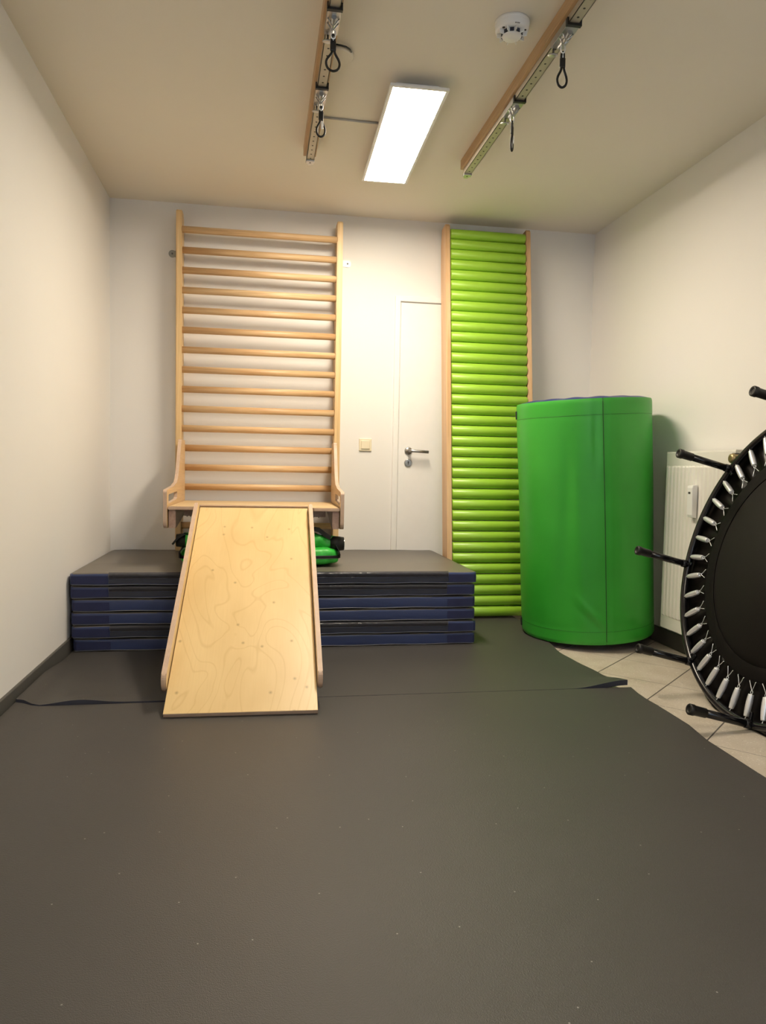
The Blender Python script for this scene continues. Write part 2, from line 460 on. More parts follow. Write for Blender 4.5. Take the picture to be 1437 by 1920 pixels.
# ------------------------------------------------------------------ floor mats
def interp(tab, y):
    if y <= tab[0][0]: return tab[0][1]
    for (a, b_), (c2, d2) in zip(tab, tab[1:]):
        if y <= c2:
            t = (y - a) / (c2 - a); t = t * t * (3 - 2 * t) * 0.6 + t * 0.4
            return b_ + (d2 - b_) * t
    return tab[-1][1]
def floor_mat(name, y0, y1, tab, zf, label, lx=0.022):
    mb = MB(); NX, NY = 90, 50
    def xs(u, y): 
        xr = interp(tab, y); return lx + (xr - lx) * u
    top = {}
    def P(i, j, bot):
        u, t = i / (NX - 1), j / (NY - 1)
        u = u if not (0.0 < u < 0.06) else u
        y = y0 + (y1 - y0) * t
        x = xs(u, y)
        z = zf(x, y)
        return Vector((x, y, z - (0.022 if bot else 0)))
    gt = [[mb.bm.verts.new(P(i, j, False)) for j in range(NY)] for i in range(NX)]
    gb = [[mb.bm.verts.new(P(i, j, True)) for j in range(NY)] for i in range(NX)]
    F = mb.bm.faces.new
    for i in range(NX - 1):
        for j in range(NY - 1):
            f = F((gt[i][j], gt[i + 1][j], gt[i + 1][j + 1], gt[i][j + 1])); f.smooth = True
            f = F((gb[i][j], gb[i][j + 1], gb[i + 1][j + 1], gb[i + 1][j])); f.smooth = True
    sides = []
    for i in range(NX - 1):
        sides.append((gt[i][0], gb[i][0], gb[i + 1][0], gt[i + 1][0])); sides.append((gt[i][-1], gt[i + 1][-1], gb[i + 1][-1], gb[i][-1]))
    for j in range(NY - 1):
        sides.append((gt[0][j], gt[0][j + 1], gb[0][j + 1], gb[0][j])); sides.append((gt[-1][j], gb[-1][j], gb[-1][j + 1], gt[-1][j + 1]))
    for q in sides:
        f = F(q); f.material_index = 1
        for e in f.edges: e.smooth = False
    o = mb.build(name, [M_floormat, M_matedge])
    return tag(o, label, 'floor mat')
def sm(a, b_, x):
    t = max(0.0, min(1.0, (x - a) / (b_ - a))); return t * t * (3 - 2 * t)
def z_near(x, y):
    z = 0.0
    z += 0.018 * (1 - sm(0.022, 0.10, x)) * (1 - 0.0 * y)
    z += 0.001 * math.exp(-((y - 2.82) / 0.03) ** 2)
    return z
def z_far(x, y):
    z = 0.0
    z += 0.028 * (1 - sm(0.03, 0.10, x)) * (1 - sm(3.15, 3.55, y))
    z += 0.016 * (1 - sm(2.84, 3.0, y)) * math.exp(-((x - 0.24) / 0.10) ** 2)
    z += 0.005 * (1 - sm(2.84, 2.95, y)) * math.exp(-((x - 0.5) / 0.25) ** 2)
    z += 0.030 * sm(2.18, 2.42, x) * (1 - sm(2.84, 3.02, y))
    return z
tabN = [(-0.85, 2.36), (1.4, 2.37), (1.921, 2.384), (2.215, 2.392), (2.385, 2.419), (2.609, 2.423), (2.70, 2.42), (2.832, 2.437)]
tabF = [(2.832, 2.425), (2.88, 2.408), (3.067, 2.404), (3.255, 2.384), (3.42, 2.375), (3.645, 2.406), (4.2, 2.45), (4.6, 2.45)]
floor_mat('floor_mat', YN + 0.02, 2.829, tabN, z_near, 'large grey foam floor mat filling the foreground in front of the ramp foot')
floor_mat('floor_mat', 2.836, D - 0.02, tabF, z_far, 'grey foam floor mat lying under the mat stack with its right front corner curled up')

# ------------------------------------------------------------------ stack of six gym mats
SX0, SX1, SY0, SY1 = 0.0, 2.0, 3.642, D - 0.016
def gym_mat(kind, z0, dxl, dxr, dy, label):
    h = 0.0625
    cx = 1.0; base = (cx, (SY0 + SY1) / 2, z0)
    t = thing('gym_mat', label, 'gym mat', base, group=None)
    x0, x1 = SX0 + 0.012 + dxl - cx, SX1 + dxr - cx
    y0, y1 = SY0 + dy - base[1], SY1 - base[1]
    # rounded slab with soft waves
    mb = MB(); rr = 0.011; nx = 120
    prof = []
    for k in range(6):
        a = PI / 2 * k / 5
        prof.append((y0 + rr * (1 - math.sin(a)), h - 0.003 - rr * (1 - math.cos(a))))   # top front
    prof = [(y1, h - 0.003)] + [(y0 + 0.35, h - 0.003), (y0 + 0.1, h - 0.003), (y0 + 0.04, h - 0.003)] + prof + [(y0, h * 0.5)]
    for k in range(5):
        a = PI / 2 * k / 4
        prof.append((y0 + rr * 0.7 * (1 - math.cos(a)), 0.008 + 0.0 - rr * 0.6 * (math.sin(a)) + 0.001))
    prof.append((y1, 0.001))
    rings = []
    rnd = random.Random(int(z0 * 1000))
    ph1, ph2 = rnd.random() * 6, rnd.random() * 6
    for i in range(nx + 1):
        u = i / nx; x = x0 + (x1 - x0) * u
        e = min(x - x0, x1 - x)
        cr = max(0.0, 1 - e / 0.02)
        ins = 0.02 * (1 - math.sqrt(max(0.0, 1 - cr * cr)))
        rg = []
        for (y, z) in prof:
            wv = 0.0012 * math.sin(x * 9 + ph1) + 0.0008 * math.sin(x * 23 + ph2)
            zz = z + (wv if z > 0.02 else wv * 0.4 + 0.0005)
            zz = max(zz, 0.0005)
            if z > 0.045: zz -= cr * cr * 0.004
            yy = y + (ins if y < 0 else -ins * 0.4)
            rg.append(Vector((x, yy, zz)))
        rings.append(rg)
    mb.ring(rings)
    for f in mb.bm.faces:
        f.normal_update()
    o = mb.build('mat_body', [M_gymtop, M_navy], t)
    for f in o.data.polygons:
        c2 = f.center
        f.material_index = 0 if (c2.z > h - 0.0070 and c2.y > y0 + 0.001 and c2.x > x0 + 0.002 and c2.x < x1 - 0.002) else 1
    # velcro corner patches
    for xa, xb in ((x0 + 0.008, x0 + 0.175), (x1 - 0.150, x1 - 0.006)):
        pb = MB(); n = 16
        def fn(u, v_, xa=xa, xb=xb):
            x = xa + (xb - xa) * u; e = min(x - x0, x1 - x); cr = max(0.0, 1 - e / 0.02)
            ins = 0.02 * (1 - math.sqrt(max(0.0, 1 - cr * cr)))
            return Vector((x, y0 - 0.0022 + ins, 0.0075 + (h - 0.024) * v_))
        sect = []
        for i in range(n):
            lo, hi = fn(i / (n - 1), 0.0), fn(i / (n - 1), 1.0)
            sect.append([lo, hi, hi + Vector((0, 0.0015, 0)), lo + Vector((0, 0.0015, 0))])
        pb.ring(sect, smooth=False)
        pb.build('corner_patch', M_navyd, t)
    # pale welded seam along the bottom edge
    sb = MB()
    sb.tube([(x0 + 0.01 + (x1 - x0 - 0.02) * i / 60, y0 + 0.0005, 0.0045 + 0.0012 * math.sin(i * 0.6 + ph1)) for i in range(61)], 0.0016, 6)
    sb.build('welded_seam', M_pipe, t)
    if kind == 'flap':
        fb = MB(); n = 400; xa, xb = x0 + 0.178, x1 - 0.152
        def ff(u, v_):
            x = xa + (xb - xa) * u
            w1 = math.sin(x * 61 + ph1) * math.sin(x * 23 + ph2) * 0.5 + 0.5 * math.sin(x * 131 + 3 * math.sin(x * 17))
            z = (h + 0.0005) - v_ * 0.030
            bulge = math.sin(PI * min(1, v_ * 1.1)) * 0.005
            y = y0 - 0.0015 - bulge + 0.0024 * w1 * math.sin(PI * v_)
            if v_ < 0.01: y = y0 + 0.012
            if v_ < 0.01: z = h - 0.0005
            elif v_ < 0.2: y = y0 + 0.001 - 0.003 * v_ * 5; z = h - 0.002 - 0.004 * v_ * 5
            return Vector((x, y, z))
        fb.grid(ff, n, 9)
        bmesh.ops.solidify(fb.bm, geom=list(fb.bm.faces), thickness=0.0015)
        fb.build('top_flap', M_flap, t)
        gb = MB().box(xa, xb, y0 - 0.0016, y0 + 0.004, 0.009, 0.0315, 0.001, 1)
        gb.build('side_pocket', M_dark, t)
    return t
PZ = 0.0631
spec = [('plain', 0.012, 0.004, 'lowest grey and navy gym mat of the stack, lying on the floor mat'),
        ('flap', 0.006, 0.006, 'second lowest gym mat of the stack, with a shiny crinkled edge flap'),
        ('plain', 0.004, 0.000, 'plain navy-edged gym mat third from the bottom of the stack'),
        ('plain', 0.006, 0.000, 'plain navy-edged gym mat fourth from the bottom of the stack'),
        ('flap', 0.0, -0.002, 'gym mat with an edge flap, second from the top of the stack'),
        ('flap', 0.0, 0.004, 'topmost grey gym mat of the stack, carrying the green bag')]
for i, (k, a, b2, lab) in enumerate(spec):
    gym_mat(k, i * PZ + 0.0003, a, b2, [0.004, -0.002, 0.002, 0.003, 0.004, 0.0][i], lab)
STK = 6 * PZ          # top of the stack

# ------------------------------------------------------------------ wall bars
wb = thing('wall_bars', 'tall beech wall bars with sixteen round rungs fixed to the back wall', 'wall bars', (0.8875, D, STK + 0.003))
zb = STK + 0.003
def post(xa, xb):
    mb = MB(); ht = 2.392 - zb
    prof = [(-0.003, 0.0), (-0.128, 0.0), (-0.128, ht - 0.01), (-0.122, ht)]
    for k in range(9):
        a = k / 8 * PI / 2
        prof.append((-0.05 + 0.047 * math.sin(a), ht - 0.10 * (1 - math.cos(a)) - 0.003))
    mb.prism(prof, 0, xa - 0.8875, xb - 0.8875, 0.004)
    return mb.build('post', M_post, wb)
post(0.395, 0.430); post(1.345, 1.380)
rung = None
for i in range(16):
    zc = 2.283 - i * 0.11665 - zb
    if rung is None:
        rb = MB().cyl((-0.46, 0, 0), (0.46, 0, 0), 0.016, n=24, sy=1.25)
        rung = rb.build('rung', M_rungs, wb, (0, -0.10 if i else -0.118, zc)); rung.location.y = -0.112
    else:
        part_copy(rung, wb, (0, -0.10, zc))
for xx in (0.361, 1.424):
    zz = 2.167 if xx < 1 else 2.174
    br = MB().cyl((xx - 0.8875, -0.001, zz - zb), (xx - 0.8875, -0.005, zz - zb), 0.022, n=28)
    s_ = 1 if xx < 1 else -1
    br.box(*(sorted((xx - 0.8875, xx - 0.8875 + s_ * -0.0 + s_ * 0.028))), -0.004, -0.0005, zz - zb - 0.019, zz - zb + 0.019)
    bo = br.build('mounting_bracket', M_bracket if xx < 1 else M_white, wb)
    MB().cyl((xx - 0.8875, -0.005, zz - zb), (xx - 0.8875, -0.009, zz - zb), 0.0055, n=6).build('bolt', M_boltgrey, bo)

# ------------------------------------------------------------------ hook-on platform
RZ = -0.0247
pf = thing('platform', 'plywood platform with cut-out hand grips hooked onto the wall bars', 'platform', (0.872, 3.85, 0.595), (0, 0, RZ))
z0 = 0.595
dk = MB()
# deck board with a notch for the ramp hook
prof = [(-0.437, 0.0), (-0.303, 0.0), (-0.296, 0.014), (0.296, 0.014), (0.303, 0.0), (0.437, 0.0), (0.437, 0.70), (-0.437, 0.70)]
dk.prism(prof, 2, 0.667 - z0, 0.685 - z0, 0.003)
dk.build('deck_board', M_deck, pf, edge=(2, M_edgeZ))
def cheek(s_):
    xi, xo = s_ * 0.4395, s_ * 0.4585
    mb = MB()
    out = []
    def arc(cy, cz, r, a0, a1, n=6):
        for k in range(n + 1):
            a = a0 + (a1 - a0) * k / n; out.append((cy + r * math.cos(a), cz + r * math.sin(a)))
    # outline in (y,z) relative to root, counter-clockwise from bottom front
    arc(0.022, 0.012, 0.034, PI * 1.5, PI, 6)                      # bottom front round
    arc(0.000, 0.160, 0.014, PI, PI * 0.5, 4)
    out += [(0.12, 0.181), (0.25, 0.188)]
    for k in range(7):                                             # concave sweep up
        t = k / 6; out.append((0.29 + 0.20 * t ** 0.6, 0.196 + 0.16 * t ** 1.6))
    out += [(0.53, 0.42)]
    arc(0.562, 0.436, 0.014, PI, PI * 0.5, 4)
    arc(0.69, 0.430, 0.02, PI * 0.5, 0, 4)
    out += [(0.71, 0.06), (0.60, 0.03), (0.3, 0.0)]
    # hand slot as a hole: build the plate as an outline bridged to the slot
    slot = [(0.045, 0.108), (0.045, 0.142), (0.055, 0.149), (0.36, 0.155), (0.37, 0.148), (0.37, 0.122), (0.36, 0.114), (0.055, 0.102)]
    x0_, x1_ = min(xi, xo), max(xi, xo)
    bm = mb.bm
    for x in (x0_, x1_):
        pass
    tmp = bmesh.new()
    ov = [tmp.verts.new((x0_, a, b_)) for a, b_ in out]; sv = [tmp.verts.new((x0_, a, b_)) for a, b_ in slot]
    es = [tmp.edges.new((ov[i], ov[(i + 1) % len(ov)])) for i in range(len(ov))]
    es += [tmp.edges.new((sv[i], sv[(i + 1) % len(sv)])) for i in range(len(sv))]
    bmesh.ops.triangle_fill(tmp, use_beauty=True, edges=es)
    q = bmesh.ops.extrude_face_region(tmp, geom=list(tmp.faces))
    bmesh.ops.translate(tmp, verts=[g for g in q['geom'] if isinstance(g, bmesh.types.BMVert)], vec=(x1_ - x0_, 0, 0))
    me = bpy.data.meshes.new('tmp'); tmp.to_mesh(me); tmp.free(); bm.from_mesh(me); bpy.data.meshes.remove(me)
    bmesh.ops.dissolve_limit(bm, angle_limit=0.01, verts=bm.verts, edges=bm.edges)
    return mb.build('side_cheek', M_cheek, pf, edge=(0, M_edgeX))
cheek(-1); cheek(1)
for s_ in (-1, 1):
    mb = MB()
    prof = [(0.018, -0.022), (0.034, -0.022), (0.60, 0.058), (0.60, 0.071), (0.018, 0.071)]
    xa, xb = sorted((s_ * 0.400, s_ * 0.436))
    mb.prism(prof, 0, xa, xb, 0.003)
    mb.build('bracket', M_brown, pf)
MB().box(-0.37, 0.37, 0.105, 0.140, 0.036, 0.071, 0.003).build('cross_rail', M_brown, pf)
MB().box(-0.40, 0.40, 0.60, 0.63, 0.036, 0.071, 0.003).build('cross_rail', M_brown, pf)
for x in (-0.355, -0.338, 0.335, 0.305):
    MB().cyl((x, 0.122, 0.036), (x, 0.122, 0.031), 0.004, n=10).build('bolt', M_alu, pf)

# ------------------------------------------------------------------ ramp
A0 = math.atan2(0.665, 1.215)
rp = thing('ramp', 'birch plywood slide ramp with raised side rails leaning on the platform', 'ramp', (0.838, 2.636, 0.0), (0, 0, RZ))
MR = Matrix.Rotation(A0, 4, 'X')
L_ = math.hypot(0.665, 1.215)
bd = MB().box(-0.273, 0.273, 0.0, L_ + 0.004, 0.0, 0.018, 0.002, 2)
# cut the foot so that it stands flat
bo = bd.build('slide_board', M_veneer, rp, edge=(2, M_edgeZ)); bo.rotation_euler = (A0, 0, 0); bo.location = (0, 0.0085, 0.0005)
def side_rail(s_):
    mb = MB(); xa, xb = sorted((s_ * 0.276, s_ * 0.295))
    out = []
    for k in range(13):
        a = PI * 1.5 - PI * k / 12
        out.append((0.150 + 0.040 * math.cos(a) * 0.75, 0.026 + 0.040 * math.sin(a)))
    for k in range(9):
        a = PI * 0.5 - PI * 0.5 * k / 8
        out.append((L_ - 0.045 + 0.045 * math.cos(a), 0.026 + 0.040 * math.sin(a)))
    out.append((L_ - 0.01, -0.014))
    mb.prism(out, 0, xa, xb, 0.004)
    o = mb.build('side_rail', M_veneer, rp, edge=(0, M_edgeX))
    o.rotation_euler = (A0, 0, 0); o.location = (0, 0.0085, 0.0005)
side_rail(-1); side_rail(1)
hk = MB().box(-0.275, 0.275, 1.215, 1.275, 0.6862, 0.696, 0.003)
hk.build('hook_lip', M_deck, rp, edge=(2, M_edgeZ))

# ------------------------------------------------------------------ green bag on the stack
bag = thing('sports_bag', 'crumpled green nylon bag with black straps on the mat stack under the platform', 'bag', (0.895, 3.99, STK + 0.0015))
zs = 0.0
def wrinkle(p, amp, rnd):
    x, y, z = p
    return amp * (math.sin(x * 41 + y * 37 + rnd) * math.sin(z * 53 + x * 19) + 0.6 * math.sin(x * 89 + z * 71 + rnd * 2))
def pillow(name, x0, x1, y0, y1, z0, z1, mat, parent, amp=0.004, ex=3.0, seed=0):
    mb = MB(); nu, nv = 64, 28
    cx, cy, cz = (x0 + x1) / 2, (y0 + y1) / 2, (z0 + z1) / 2
    def se(c, e): return math.copysign(abs(c) ** e, c)
    def fn(u, v_):
        a = 2 * PI * u; b_ = -PI / 2 + PI * v_; e = 2.0 / ex
        x = se(math.cos(b_), 0.32) * se(math.cos(a), e * 0.6); y = se(math.cos(b_), 0.32) * se(math.sin(a), e * 0.6); z = se(math.sin(b_), 0.5)
        p = Vector((cx + x * (x1 - x0) / 2, cy + y * (y1 - y0) / 2, cz + z * (z1 - z0) / 2))
        w_ = wrinkle(p, amp, seed) * (1 if z > -0.9 else 0)
        d = Vector((x, y, z * 0.7)).normalized() if Vector((x, y, z)).length > 0.01 else Vector((0, 0, 1))
        p += d * w_
        p.z = max(p.z, z0)
        return p
    mb.grid(fn, nu, nv, closeu=True)
    bmesh.ops.remove_doubles(mb.bm, verts=mb.bm.verts, dist=0.0003)
    return mb.build(name, mat, parent)
pillow('lower_pack', -0.40, 0.42, -0.16, 0.18, 0.0, 0.100, M_nylon, bag, 0.0030, 4.5, 1.0)
# zip band round the lower pack
zbm = MB()
def zfn(u, v_):
    a = 2 * PI * u
    def se(c, e): return math.copysign(abs(c) ** e, c)
    x = se(math.cos(a), 0.26); y = se(math.sin(a), 0.26)
    return Vector((0.01 + x * 0.4175, 0.01 + y * 0.1775, 0.040 + 0.017 * v_))
zbm.grid(zfn, 96, 3, closeu=True)
bmesh.ops.solidify(zbm.bm, geom=list(zbm.bm.faces), thickness=0.004)
zbm.build('zip_band', M_web, bag)
# rolled sleeve lying on top, its black cuffs showing at both ends
def sleeve():
    mb = MB(); nu, nv = 60, 24; rings = []
    for i in range(nu + 1):
        t = i / nu; x = -0.375 + 0.775 * t
        zc = 0.128 + 0.018 * math.sin(PI * t) - 0.012 * t; yc = -0.075 - 0.01 * math.sin(PI * t)
        r = 0.036 + 0.012 * math.sin(PI * t)
        rg = []
        for k in range(nv):
            a = 2 * PI * k / nv
            rr = r + 0.0035 * math.sin(x * 60 + 3 * a) + 0.0025 * math.sin(x * 101 - 2 * a)
            rg.append(Vector((x, yc + rr * math.cos(a), zc + rr * math.sin(a))))
        rings.append(rg)
    mb.ring(rings); return mb.build('rolled_sleeve', M_nylon, bag)
sleeve()
def cuff(x0, x1, yc, zc, r, nm='cuff'):
    mb = MB(); n = 28
    d = (x1 - x0)
    P = lambda x, rr, zo=0: [Vector((x, yc + rr * math.cos(2 * PI * k / n), zc + zo + rr * math.sin(2 * PI * k / n))) for k in range(n)]
    mb.ring([P(x0 + d * 0.9, r * 0.72), P(x1, r * 0.80), P(x1, r * 0.95), P(x0 + d * .5, r * 1.08), P(x0, r * 1.02), P(x0 + d * 0.1, r * 0.5)], cap=True)
    return mb.build(nm, M_web, bag)
cuff(0.370, 0.445, -0.080, 0.112, 0.037)
cuff(-0.335, -0.425, -0.055, 0.125, 0.034)
rg_ = MB(); rg_.tube([(0.449 + 0.004 * math.cos(a), -0.080 + 0.030 * math.cos(a), 0.108 + 0.030 * math.sin(a)) for a in [2 * PI * k / 24 for k in range(24)]], 0.0016, 6, closed=True)
rg_.build('metal_ring', M_chrome, bag)
st = MB()
def strap(pts, w_=0.028, th=0.003):
    mb = MB(); rings = []
    pts = [Vector(p) for p in pts]
    for i, p in enumerate(pts):
        d = (pts[min(i + 1, len(pts) - 1)] - pts[max(i - 1, 0)]).normalized()
        s2 = Vector((0, 1, 0)); nn = d.cross(s2).normalized()
        rings.append([p + s2 * w_ / 2 + nn * th / 2, p - s2 * w_ / 2 + nn * th / 2, p - s2 * w_ / 2 - nn * th / 2, p + s2 * w_ / 2 - nn * th / 2])
    mb.ring(rings, smooth=False)
    return mb.build('strap', M_web, bag)
strap([(0.16, -0.09, 0.170), (0.20, -0.09, 0.192), (0.26, -0.092, 0.196), (0.31, -0.094, 0.186), (0.345, -0.095, 0.160), (0.372, -0.098, 0.146)], 0.05, 0.022)
strap([(0.398, -0.12, 0.110), (0.412, -0.125, 0.085), (0.420, -0.128, 0.058)], 0.05, 0.004)
strap([(-0.35, -0.08, 0.155), (-0.38, -0.085, 0.162), (-0.415, -0.088, 0.140), (-0.44, -0.088, 0.108)], 0.03, 0.010)
strap([(-0.385, -0.12, 0.10), (-0.402, -0.125, 0.07), (-0.40, -0.128, 0.045)], 0.05, 0.006)

# ------------------------------------------------------------------ roller ladder leaning on the back wall
lad = thing('roller_slide', 'tall lime green roller slide in a wooden frame leaning against the back wall', 'roller slide', (2.296, 4.345, 0.0))
AL = math.atan2(0.284, 2.42)
lad.rotation_euler = (-AL, 0, 0)
LL = 2.435
def lrail(s_):
    mb = MB(); xa, xb = sorted((s_ * 0.247, s_ * 0.278))
    out = [(0.03, 0.0), (-0.062, 0.0), (-0.070, 0.012), (-0.070, LL - 0.015), (-0.062, LL), (0.02, LL), (0.046, LL - 0.10), (0.050, LL - 0.25), (0.050, 0.03)]
    mb.prism(out, 0, xa, xb, 0.003)
    return mb.build('side_rail', M_side, lad)
lrail(-1); lrail(1)
roller = None
pr = 2.43 / 37.35
for i in range(37):
    zc = 0.036 + i * pr
    if roller is None:
        mb = MB(); r = 0.0315; hw = 0.243
        mb.lathe((-hw, 0, 0), (1, 0, 0), [(0, 0.012), (0, r - 0.003), (0.003, r), (2 * hw - 0.003, r), (2 * hw, r - 0.003), (2 * hw, 0.012)], 36)
        roller = mb.build('roller', M_lime, lad, (0, -0.050, zc))
    else:
        part_copy(roller, lad, (0, -0.050, zc), (random.uniform(0, 6.28), 0, 0))
MB().box(-0.246, 0.246, 0.025, 0.045, 0.3, 0.36, 0.002).build('cross_rail', M_side, lad)
MB().box(-0.246, 0.246, 0.025, 0.045, 2.0, 2.06, 0.002).build('cross_rail', M_side, lad)

# ------------------------------------------------------------------ green drum
ax = Vector((-0.0637, -0.0198, 1.0)).normalized()
dr = thing('therapy_drum', 'waist-high green vinyl foam drum with blue padded ends standing upright', 'foam drum', (2.701, 3.829, 0.0276))
dr.rotation_mode = 'QUATERNION'
dr.rotation_quaternion = Vector((0, 0, 1)).rotation_difference(ax)
RD, HD = 0.3548, 1.2525
mb = MB()
def ang_seam(): return -1.72
def drum_r(a, z):
    t = z / HD
    r = RD
    # soft dents and creases in the cover
    da = (a + PI) % (2 * PI) - PI
    r += -0.008 * math.exp(-((da + 2.15 + 0.22 * (1 - t)) / 0.10) ** 2) * math.sin(PI * min(1, t * 1.05)) 
    r += 0.006 * math.exp(-((da + 2.02 + 0.15 * t) / 0.09) ** 2) * math.sin(PI * t)
    r += -0.005 * math.exp(-((da + 1.83) / 0.05) ** 2 - ((t - 0.84) / 0.12) ** 2)
    r += 0.0022 * math.sin(da * 5 + t * 6) * math.sin(PI * t)
    r += 0.006 * math.exp(-((da + 1.95) * 1.0 + (t - 0.14) * 3.0) ** 2 / 0.004) * math.exp(-((t - 0.13) / 0.06) ** 2)
    r += -0.005 * math.exp(-((da + 1.90) * 1.0 + (t - 0.09) * 3.5) ** 2 / 0.004) * math.exp(-((t - 0.10) / 0.05) ** 2)
    r += -0.0025 * math.exp(-((t - 0.93) / 0.006) ** 2) * (0.3) - 0.0012 * math.exp(-((t - 0.07) / 0.006) ** 2)
    r += 0.0016 * math.exp(-((da - ang_seam() - 0.10) / 0.02) ** 2)
    if t > 0.985: r -= 0.004 * ((t - 0.985) / 0.015) ** 2
    if t < 0.012: r -= 0.006 * ((0.012 - t) / 0.012) ** 2
    return r
def dfn(u, v_):
    a = 2 * PI * u; z = HD * v_
    r = drum_r(a, z)
    return Vector((r * math.cos(a), r * math.sin(a), z))
mb.grid(dfn, 240, 120, closeu=True)
mb.build('cover', M_green, dr)
# vertical seam
sb = MB()
a = ang_seam()
sb.tube([((drum_r(a, HD * t) + 0.0002) * math.cos(a + 0.004 * math.sin(t * 5)), (drum_r(a, HD * t) + 0.0002) * math.sin(a + 0.004 * math.sin(t * 5)), HD * t) for t in [i / 60 for i in range(61)]], 0.0018, 6)
sb.build('zip_seam', M_greend, dr)
for t in (0.935, 0.055):
    hb_ = MB(); z = HD * t
    hb_.tube([((drum_r(a2, z)) * math.cos(a2), (drum_r(a2, z)) * math.sin(a2), z) for a2 in [2 * PI * k / 180 for k in range(180)]], 0.0007, 5, closed=True)
    hb_.build('hem_stitching', M_greend, dr)
def endcap(z, s_):
    mb = MB()
    def fn(u, v_):
        a2 = 2 * PI * u; rr = (RD - 0.006) * v_
        zz = z + s_ * (0.016 * (1 - v_ ** 8) + 0.004 * math.sin(a2 * 14) * v_ ** 2 * (1 - v_ ** 10))
        return Vector((rr * math.cos(a2), rr * math.sin(a2), zz))
    vs = mb.grid(fn, 112, 20, closeu=True)
    bmesh.ops.remove_doubles(mb.bm, verts=mb.bm.verts, dist=0.0005)
    return mb.build('end_pad', M_blue, dr)
endcap(HD - 0.001, 1); endcap(0.001, -0.6)
for z in (HD * 0.955, 0.05):
    a2 = PI - 0.27
    c2 = Vector((RD * math.cos(a2), RD * math.sin(a2), z))
    MB().box(-0.006, 0.004, -0.014, 0.014, -0.022, 0.022, 0.002, M=Matrix.Translation(c2) @ Matrix.Rotation(a2 - PI, 4, 'Z')).build('strap_tab', M_web, dr)

# ------------------------------------------------------------------ radiator with valve and heat meter
rad = thing('radiator', 'white ribbed panel radiator on the right wall behind the trampoline', 'radiator', (W, 3.245, 0.10))
ry0, ry1, rz1 = -0.275, 0.285, 0.905
XF = -0.10
mb = MB()
mb.box(XF + 0.002, XF + 0.010, ry0, ry1, 0.0, rz1, 0.003)
mb.box(-0.040, -0.032, ry0, ry1, 0.02, rz1 - 0.02, 0.003)
mb.build('panel', M_rad, rad)
rb = MB()
n_r = 17; pitch = (ry1 - ry0 - 0.02) / n_r
rows = []
prof = []
for k in range(n_r):
    yb = ry0 + 0.01 + k * pitch
    prof += [(yb + pitch * 0.02, 0.0), (yb + pitch * 0.26, 0.006), (yb + pitch * 0.74, 0.006), (yb + pitch * 0.98, 0.0)]
def rfn(u, v_):
    i = min(int(round(u * (len(prof) - 1))), len(prof) - 1)
    y, d = prof[i]
    zz = [0.05, 0.064, 0.072, 0.83, 0.838, 0.85][int(round(v_ * 5))]
    k = [0, 0, 1, 1, 0, 0][int(round(v_ * 5))]
    return Vector((XF + 0.0012 - d * k, y, zz))
rb.grid(rfn, len(prof), 6, smooth=False)
rb.build('ribbed_front', M_rad, rad)
MB().box(XF + 0.004, -0.03, ry1 - 0.004, ry1, 0.02, rz1 - 0.004, 0.001, 1).build('side_panel', M_rad, rad)
MB().box(XF + 0.004, -0.03, ry0, ry0 + 0.004, 0.02, rz1 - 0.004, 0.001, 1).build('side_panel', M_rad, rad)
gr = MB().box(XF + 0.004, -0.032, ry0, ry1, rz1 - 0.004, rz1 + 0.004, 0.001, 1)
gr.build('top_grille', M_rad, rad)
for zz in (0.12, 0.75):
    for yy in (ry0 + 0.1, ry1 - 0.1):
        MB().box(-0.034, -0.001, yy - 0.015, yy + 0.015, zz, zz + 0.04).build('wall_bracket', M_rad, rad)
vl = MB()
vl.lathe((-0.052, ry0 - 0.032, 0.868), (-1, 0, 0), [(0, 0.012), (0.02, 0.014), (0.022, 0.021), (0.08, 0.023), (0.090, 0.020), (0.094, 0.012)], 30)
vl.lathe((-0.052, ry0 - 0.032, 0.868), (0, 1, 0), [(-0.012, 0.011), (0.055, 0.011)], 16)
vl.lathe((-0.052, ry0 - 0.032, 0.868), (1, 0, 0), [(-0.01, 0.009), (0.050, 0.009)], 16)
vo = vl.build('thermostat_valve', M_brass, rad)
kv = MB()
for k in range(18):
    a2 = 2 * PI * k / 18
    if k % 2: continue
    y = ry0 - 0.032 + 0.0228 * math.cos(a2); z = 0.868 + 0.0228 * math.sin(a2)
    kv.box(-0.132, -0.085, y - 0.0018, y + 0.0018, z - 0.0018, z + 0.0018)
kv.build('grip_ribs', M_hole, vo)
hm = thing('heat_meter', 'small white heat cost meter clipped to the front of the radiator', 'heat meter', (2.958, 3.25, 0.69))
MB().prism([(0, -0.004), (-0.020, 0.0), (-0.024, 0.012), (-0.028, 0.14), (-0.024, 0.152), (0, 0.156)], 1, -0.022, 0.022, 0.002).build('housing', M_white, hm)
MB().box(-0.0292, -0.026, -0.006, 0.010, 0.112, 0.122).build('display', M_hole, hm)

